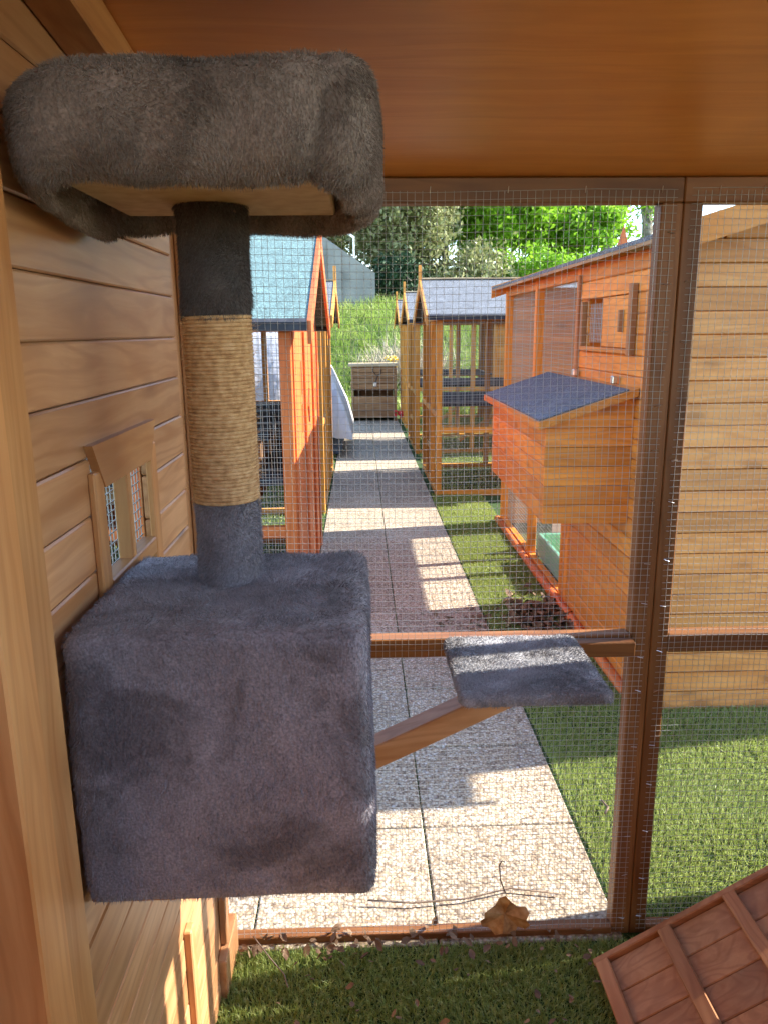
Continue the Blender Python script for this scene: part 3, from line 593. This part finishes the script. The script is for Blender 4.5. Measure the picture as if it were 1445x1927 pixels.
# ------------------------------------------------------------------ gabled run hutches
def hutch(name, label, group, xf, s, y0, y1, ln, ze, zp, W, roof, ov=.07, mesh=True, shelf=True):
    """gable end faces the path at x=xf, body runs away from it in direction s"""
    t = thing(name, label, 'hutch', group); X = lambda d: xf+s*d
    def bx(nm, d0, d1, a, b_, c, e, mat, par=t): x0, x1 = sorted((X(d0), X(d1))); return box(nm, x0, x1, a, b_, c, e, mat, par)
    run_l = ln*.55; pw = .045
    for d in (0, run_l*.5, run_l, ln-pw):
        for y in (y0, y1-pw): bx('post', d, d+pw, y, y+pw, 0, ze-.045, W)
    for y in (y0+.002, y1-pw+.002):
        for z in (0, .5 if y == y0+.002 else .62, ze-.045): bx('rail', pw if z < ze-.1 else 0, ln, y, y+pw-.006, z, z+.044, W)
    # path side: posts, door with panel
    for z in (0, .62, ze-.044): bx('rail', .002, pw-.002, y0+pw+.0005, y1-pw-.0005, z, z+.042, W)
    ym = (y0+y1)/2
    for y in (ym-.24, ym+.2): bx('door_stile', -.004, pw-.012, y, y+.04, .045, ze-.05, W)
    bx('door_brace', 0, .02, ym-.2, ym+.2, .3, .34, W)
    bx('latch_block', -.022, -.0045, ym+.2, ym+.235, .74, .86, W)
    # gable triangle and roof
    for d0 in (0, ln-.02):
        x0, x1 = sorted((X(d0), X(d0+.02))); MB().prism([(y0, ze), (y1, ze), (ym, zp-.03)], 'x', x0, x1).build('gable_panel', W['Z'], t)
    for q in (0, 1):
        ya, yb = (y0-ov, ym) if q == 0 else (y1+ov, ym); za = ze-(zp-ze)*ov/(ym-y0); x0, x1 = sorted((X(-ov), X(ln+.05)))
        MB().prism([(ya, za), (yb, zp), (yb, zp+.016), (ya, za+.016)], 'x', x0, x1).build('roof_slope', roof, t)
        MB().prism([(ya-.004*(1 if q == 0 else -1), za-.014), (ya+.03*(1 if q == 0 else -1), za-.012+.03*(zp-ze)/(ym-y0)), (ya+.03*(1 if q == 0 else -1), za+.018+.03*(zp-ze)/(ym-y0)), (ya-.004*(1 if q == 0 else -1), za+.018)], 'x', x0-.001, x1+.001).build('eave_edge', M_EDGE, t)
        xb0, xb1 = sorted((X(-ov-.016), X(-ov-.0015)))
        MB().prism([(ya, za-.06), (yb, zp-.06), (yb, zp+.022), (ya, za+.022)], 'x', xb0, xb1).build('bargeboard', W['Z'], t)
    x0, x1 = sorted((X(-ov-.018), X(-ov+.004))); MB().prism([(ym-.025, zp-.05), (ym+.025, zp-.05), (ym+.02, zp+.08), (ym, zp+.13), (ym-.02, zp+.08)], 'x', x0-.001, x1+.001).build('finial', W['Z'], t)
    x0, x1 = sorted((X(-ov), X(ln+.05))); box('ridge_cap', x0, x1, ym-.022, ym+.022, zp+.0165, zp+.028, W_PALE, t)
    # closed house end
    hw = epart('house_wall', t); nb_ = 9
    for k in range(nb_):
        a = .02+(ze-.06)*k/nb_; b_ = .02+(ze-.06)*(k+1)/nb_
        for y in (y0+.012, y1-.03): bx('plank', run_l+pw, ln-pw, y, y+.018, a+.001, b_-.001, W, hw)
        bx('plank', ln-.02, ln, y0+pw, y1-pw, a+.001, b_-.001, W, hw)
    if shelf:
        bx('shelf', pw+.002, run_l-.002, y0+.06, y1-.06, .70, .725, M_EDGE)
        x0, x1 = X(run_l*.95), X(run_l*.45); bar('climbing_ramp', (x0, ym-.2, .5), (x1, ym-.2, .08), .16, .02, W['X'], t)
    if mesh:
        a0, a1 = sorted((X(pw), X(run_l))); wires('wire_mesh', 'y', a0, a1, .03, ze-.04, y0+.04, .022, .0006, t)
        wires('wire_mesh', 'y', a0, a1, .03, ze-.04, y1-.04, .022, .0006, t)
    return t
GR = 'amber gabled hutches in a row right of the path'
hutch('gabled_hutch', 'first amber hutch with grey gabled roof, next to the nest box hutch', GR, .585, 1, 5.95, 7.25, 2.1, 1.40, 1.675, W_GOLD, M_FELT)
hutch('gabled_hutch', 'second amber hutch from the nest box hutch, between two alike hutches', GR, .58, 1, 8.1, 9.4, 2.1, 1.40, 1.675, W_GOLD, M_FELT, mesh=False)
hutch('gabled_hutch', 'third amber hutch from the nest box hutch, beside the storage cabinet', GR, .60, 1, 10.25, 11.55, 2.1, 1.40, 1.675, W_GOLD, M_FELT, mesh=False)
hutch('gabled_hutch', 'yellow amber hutch with grey roof behind the red teal roofed hutch', None, -.26, -1, 5.4, 7.2, 2.1, 1.385, 1.65, W_GOLD, M_FELT, mesh=False, shelf=False)
# red hutch with teal roof
l1 = hutch('teal_roofed_hutch', 'red stained hutch with teal felt gable roof left of the path', None, -.25, -1, 2.89, 4.66, 2.1, 1.325, 1.71, W_RED, M_TEAL, ov=.065)
fl = epart('front_cladding', l1)
def slit_panel(y0, y1, z0, z1, slits):
    ys_ = sorted({y0, y1, *[q for a in slits for q in a[:2]]}); zs_ = sorted({z0, z1, *[q for a in slits for q in a[2:]]}); m = MB()
    for a, b_ in zip(ys_[:-1], ys_[1:]):
        for c, d in zip(zs_[:-1], zs_[1:]):
            ym, zm = (a+b_)/2, (c+d)/2
            if any(q[0] < ym < q[1] and q[2] < zm < q[3] for q in slits): continue
            m.box(-.262, -.244, a, b_, c, d, 0)
    return m.build('board', W_RED['Z'], fl)
yy = [2.937, 3.2, 3.4, 3.6, 3.78, 3.98, 4.2, 4.4, 4.613]
for k, (a, b_) in enumerate(zip(yy[:-1], yy[1:])):
    sl_ = []
    if k in (1, 6): sl_ = [(a+.05, a+.075, .86, .98), (a+.1, a+.125, .86, .98), (a+.05, a+.075, 1.02, 1.16), (a+.1, a+.125, 1.02, 1.16)]
    slit_panel(a+.004, b_-.004, .05, 1.28, sl_)
for a in (3.4, 3.98, 4.4): box('cover_strip', -.243, -.232, a-.014, a+.014, .05, 1.28, W_RED['Z'], fl)
MB().prism([(4.5, .98), (4.56, 1.06), (4.5, 1.14), (4.44, 1.06)], 'x', -.2435, -.236).build('diamond_ornament', W_RED['Z'], fl)
MB().prism([(3.69, .86), (3.75, .94), (3.69, 1.02), (3.63, .94)], 'x', -.2435, -.236).build('diamond_ornament', W_RED['Z'], fl)
for k, z in enumerate((.56, .86)):
    pass
box('rabbit_shelter', -1.2, -.42, 3.1, 4.3, .6, .86, W_GREY['X'], l1); box('shelter_roof', -1.26, -.36, 3.02, 4.36, .862, .9, M_EDGE, l1)
# ------------------------------------------------------------------ storage cabinet at the end of the path
cb = thing('storage_cabinet', 'slatted wooden storage cabinet closing the far end of the path', 'cabinet')
for k in range(4): box('slat', -.09, .5, 11.2, 11.22, .46+k*.08+.003, .46+(k+1)*.08-.003, W_GREY['X'], cb)
for k in range(3): box('slat', -.09, .5, 11.2, 11.22, .05+k*.105+.003, .05+(k+1)*.105-.003, W_GREY['X'], cb)
for x in (-.12, .5): box('post', x, x+.03, 11.19, 11.23, 0, .785, W_GREY['Z'], cb); box('side_panel', x+.004, x+.024, 11.231, 11.7, 0, .785, W_GREY['Y'], cb)
box('rear_panel', -.09, .5, 11.68, 11.7, 0, .78, W_GREY['X'], cb)
box('lid', -.16, .56, 11.16, 11.74, .787, .82, W_PALE, cb)
box('padlock', .2, .25, 11.17, 11.199, .5, .56, M_STEEL, cb, .008)
m = MB(); m.tube([(.2, 11.19, .78), (.19, 11.185, .72), (.24, 11.182, .66), (.3, 11.185, .68), (.31, 11.19, .76)], .006, 6); m.tube([(.26, 11.185, .655), (.24, 11.182, .6), (.225, 11.182, .56)], .006, 6); m.build('cable', M_BLACK, cb, True)
def flower(name, label, x, y, z, r, mat, n=40):
    V = []; 
    P = np.array([x, y, z])+rng.normal(size=(n, 3))*np.array([r, r*.6, r*.8]); D = unit(rng.normal(size=(n, 3))+np.array([0, -.5, .6]))
    return tag(blades(name, P, D, .05, .03, mat, None, 0), label, 'flowers')
flower('yellow_flower', 'yellow flowers showing above the cabinet lid', .5, 11.9, .84, .05, M_YEL)
flower('red_flower', 'red flowers at the foot of the storage cabinet', .575, 11.1, .1, .025, M_RED)

# ------------------------------------------------------------------ tarpaulin, retaining wall, trees
tp = thing('covered_stack', 'silver tarpaulin draped over a stack behind the left hutches', 'tarpaulin')
gx, gy = 40, 26; V = []
for j in range(gy+1):
    for i in range(gx+1):
        u, v = i/gx, j/gy; x = -3.2+3.12*u; e = min(1, (1-u)*3.12/.45, u*3.1/.5); f_ = min(1, v/.22, (1-v)/.22)
        z_ = .2+1.2*min(e, f_)**.75*(.93+.07*math.sin(x*3)); fold = .035*math.sin(x*17+v*3)+.02*math.sin(x*41+2)
        V.append((x, 7.9+1.8*v+fold*(1-f_), max(.2, z_+fold*.4*(1-min(e, f_)))))
rawmesh('cover', V, [np.array([[j*(gx+1)+i, j*(gx+1)+i+1, (j+1)*(gx+1)+i+1, (j+1)*(gx+1)+i] for j in range(gy) for i in range(gx)])], M_TARP, tp, True)
roundbox('stack_base', -3.1, -.2, 8.0, 9.6, 0, .3, .05, 12, M_TARPB, tp, .01)
rw = thing('retaining_wall', 'grey concrete retaining wall with sloping top and railing on the bank', 'wall')
MB().prism([(-7, .5), (.36, .5), (.36, 2.48), (-.8, 3.28), (-7, 7.3)], 'y', 17, 17.35).build('wall_face', M_CONC, rw)
MB().prism([(-.62, 1.5), (-.35, 1.5), (-.35, 2.93), (-.62, 3.12)], 'y', 16.93, 16.998).build('pilaster', M_CONC, rw)
for k in range(7):
    x = -.1-k*.9; zt = 3.28-(x+.8)*.68; box('railing_post', x, x+.04, 17.15, 17.19, zt-.05, zt+.42, M_STEEL, rw)
bar('handrail', (-.06, 17.17, 2.78+.42), (-6.4, 17.17, 2.78+.42+6.34*.68), .05, .05, M_STEEL, rw)

def tree(name, label, x, y, z0, h, rx, ry, rz, cz, n, leaf, mat, clumps, nbr, seed, spread=.3, group=None):
    t = thing(name, label, 'tree', group, (x, y, z0)); r = np.random.default_rng(seed); m = MB()
    C = r.normal(size=(clumps, 3)); C = unit(C)*(r.random((clumps, 1))**.45); C = C*np.array([rx, ry, rz])+np.array([0, 0, cz])
    m.tube([(0, 0, -.2), (.05, .02, h*.3), (-.03, .05, h*.65), (.02, 0, h)], [h*.05, h*.04, h*.03, h*.015], 9); m.build('trunk', M_BARK, t, True)
    lm = MB()
    for k in range(nbr):
        c = C[k]; b0 = Vector((0, 0, h*r.uniform(.3, .9))); q = Vector(c); mid = (b0+q)/2+Vector(r.normal(size=3)*.12)
        lm.tube([b0, mid, q], [h*.016, h*.009, h*.003], 5)
    if nbr: lm.build('limb', M_BARK, t, True)['kind'] = 'stuff'
    if n:
        k = r.integers(0, clumps, n); sc_ = r.uniform(.6, 1.3, clumps)[k][:, None]
        P = C[k]+r.normal(size=(n, 3))*spread*sc_*np.array([rx, ry, rz])/1.0
        A_ = unit(r.normal(size=(n, 3))+np.array([0, 0, .4])); B_ = unit(np.cross(A_, r.normal(size=(n, 3)))); L = leaf*(.6+.8*r.random((n, 1)))
        V = np.stack([P-A_*L*.5, P+B_*L*.22, P+A_*L*.5, P-B_*L*.22], 1).reshape(-1, 3)
        rawmesh('crown', V, [np.arange(n*4).reshape(-1, 4)], mat, t)
    return t
tree('olive_tree', 'grey green olive-like tree rising behind the concrete wall', 1.05, 18.6, 1.9, 3.4, 1.25, 1.2, 1.5, 2.2, 26000, .13, M_OLIVE, 90, 40, 21, .16)
tree('olive_tree', 'tall silvery shrub with upright branches above the retaining wall', -.6, 21, 2.2, 4.0, 1.6, 1.2, 2.0, 2.9, 16000, .13, M_OLIVE, 60, 30, 22, .18)
tree('leafy_tree', 'bright lime green tree above the grey hutch roof', 3.6, 20.5, 2.1, 3.4, 1.35, 1.4, 1.15, 2.2, 26000, .16, M_LIME, 80, 40, 23, .17)
tree('leafy_tree', 'low lime green tree spreading behind the orange hutch eave', 5.6, 21.5, 2.2, 2.6, 1.5, 1.3, .8, 1.7, 15000, .16, M_LIME, 60, 30, 24, .17)
tree('bare_tree', 'almost leafless twiggy tree against the sky above the hutch eave', 7.4, 24, 2.4, 4.5, 2.2, 1.5, 1.5, 3.6, 900, .12, M_LIME, 70, 70, 25, .15)
tree('young_tree', 'thin yellow green sapling beside the mesh post against the sky', 7.9, 22, 2.3, 3.8, .55, .5, 1.2, 2.9, 1800, .12, M_LIME, 26, 20, 26, .22)
tree('conifer_tree', 'dark conifer far behind the lime green tree', 4.6, 34, 3, 7, 2.2, 1.5, 2.4, 4.4, 9000, .3, M_DARKT, 40, 10, 27, .2)
tree('bush', 'dark green bush at the foot of the concrete wall', .9, 17.6, 1.9, .8, .5, .4, .5, .5, 5000, .1, M_DARKT, 25, 12, 28, .25)
for k, (x, y, rx, rz, mt, lb) in enumerate(((2.4, 18.6, 1.0, .75, M_OLIVE, 'olive green shrub on the bank behind the amber hutch roof'), (4.2, 19, 1.1, .8, M_LIME, 'bright green shrub on the bank below the lime tree'), (6.2, 19.5, 1.3, .8, M_LIME, 'lime shrub on the bank behind the orange eave'), (1.0, 20.5, 1.2, 1.3, M_OLIVE, 'dense grey green shrub behind the olive-like tree'))):
    tree('shrub', lb, x, y, hz(x, y), rz*1.1, rx, .9, rz, rz*.85, 11000, .12, mt, 50, 20, 40+k, .22)
pl = MB(); pl.tube([(2.1, 19.4, 1.8), (2.1, 19.4, 4), (2.12, 19.4, 6.5)], [.09, .08, .07], 10); tag(pl.build('utility_pole', M_BARK, None, True), 'pale wooden pole between the olive tree and the lime tree', 'pole')
# dead reeds on the bank
n = 1400
P = np.stack([rng.normal(.85, .35, n), rng.normal(13.6, .3, n), np.zeros(n)], 1); P[:, 2] = [hz(a, b) for a, b in P[:, :2]]
D = unit(np.array([[.1, -.1, 1.]])+rng.normal(size=P.shape)*.45); D[:, 2] = np.abs(D[:, 2])
M_REED = noisemat('dead_stalks', [(.3, (.4, .33, .22)), (.7, (.6, .52, .4))], 6)
tag(blades('dead_stalks', P, D, .55, .012, M_REED, None, .15, .8), 'pale dead stalks on the bank beside the far hutch', 'dry plants', None, 'stuff')

# ------------------------------------------------------------------ leaves and twigs
def leaf_mesh(pts): return pts
def leaves(name, label, n, fx, size, seed):
    r = np.random.default_rng(seed); V = []; Fq = []
    for _ in range(n):
        x, y, z = fx(r); s = size*r.uniform(.5, 1.25); a = r.uniform(0, 6.28); tl = r.normal(size=2)*.5; cu = r.uniform(-.4, .7)
        ax = Vector((math.cos(a), math.sin(a), tl[0])).normalized(); bx = Vector((-math.sin(a), math.cos(a), tl[1])).normalized(); cz_ = ax.cross(bx)
        b0 = len(V)
        for u, v in ((-.5, 0), (-.2, .22), (.15, .26), (.5, 0), (.15, -.26), (-.2, -.22), (0, 0)):
            V.append(tuple(Vector((x, y, z))+ax*u*s+bx*v*s+cz_*(cu*s*(abs(v)*1.2+u*u*.8))))
        for i in range(6): Fq.append([b0+i, b0+(i+1) % 6, b0+6])
    o = rawmesh(name, np.array(V), [np.array(Fq)], M_LEAF); return tag(o, label, 'dry leaves', None, 'stuff')
leaves('leaf_litter', 'dry brown leaves caught along the bottom rail of the mesh front', 80, lambda r: (r.uniform(-.28, .5) if r.random() < .6 else r.normal(-.1, .12), r.normal(1.375, .025), .018+abs(r.normal())*.009), .024, 1)
leaves('leaf_litter', 'dark dead leaves heaped at the foot of the nest box hutch', 420, lambda r: (r.uniform(.66, .94)**1, r.normal(3.25, .14)+0*r.random(), .012+abs(r.normal())*.012), .05, 2)
leaves('leaf_litter', 'scattered dry leaves on the path edge by the nest box hutch', 60, lambda r: (r.normal(.56, .1), r.normal(3.2, .1), .012), .04, 3)
leaves('leaf_litter', 'a few pale dry leaves lying on the shaded turf inside the run', 45, lambda r: (r.uniform(-.2, .5), r.uniform(1.15, 1.36), .024), .02, 4)
ml = [(.29+a*1.25, .068+b_*1.1) for a, b_ in ((0, .044), (-.01, .034), (-.016, .02), (-.026, .016), (-.036, .012), (-.036, -.002), (-.042, -.012), (-.038, -.028), (-.026, -.03), (-.016, -.042), (-.004, -.036), (.006, -.04), (.018, -.046), (.024, -.032), (.036, -.034), (.043, -.02), (.036, -.008), (.042, .004), (.036, .014), (.022, .014), (.014, .026), (.008, .036))]
m = MB(); cpt = (.29, 1.392, .068); n_ = len(ml)
m.add([(q[0], 1.386+.007*math.sin(i*1.1), q[1]) for i, q in enumerate(ml)]+[cpt], [[i, (i+1) % n_, n_] for i in range(n_)])
lf = thing('maple_leaf', 'large tan maple leaf standing against the mesh with curled stalk', 'leaf')
m.build('blade', M_MAPLE, lf); m = MB(); m.tube([(.29, 1.391, .12), (.28, 1.392, .15), (.276, 1.393, .185), (.282, 1.393, .197), (.287, 1.393, .193)], .0014, 5); m.build('stalk', M_TWIG, lf, True)
def twig(label, pts, r): tag(MB().tube(pts, r, 5).build('twig', M_TWIG, None, True), label, 'twig')
twig('thin curved twig lying on the slab behind the bottom rail', [(0, 1.5, .02), (.1, 1.49, .018), (.22, 1.5, .016), (.33, 1.53, .016), (.44, 1.51, .014)], .0022)
twig('straw coloured stem leaning on the bottom rail by the side wall', [(-.24, 1.37, .05), (-.2, 1.33, .03), (-.17, 1.3, .02), (-.16, 1.27, .018)], .0014)
twig('pale bent stem lying on the sunlit turf beside the path', [(.63, 1.78, .03), (.645, 1.8, .035), (.64, 1.84, .03)], .003)
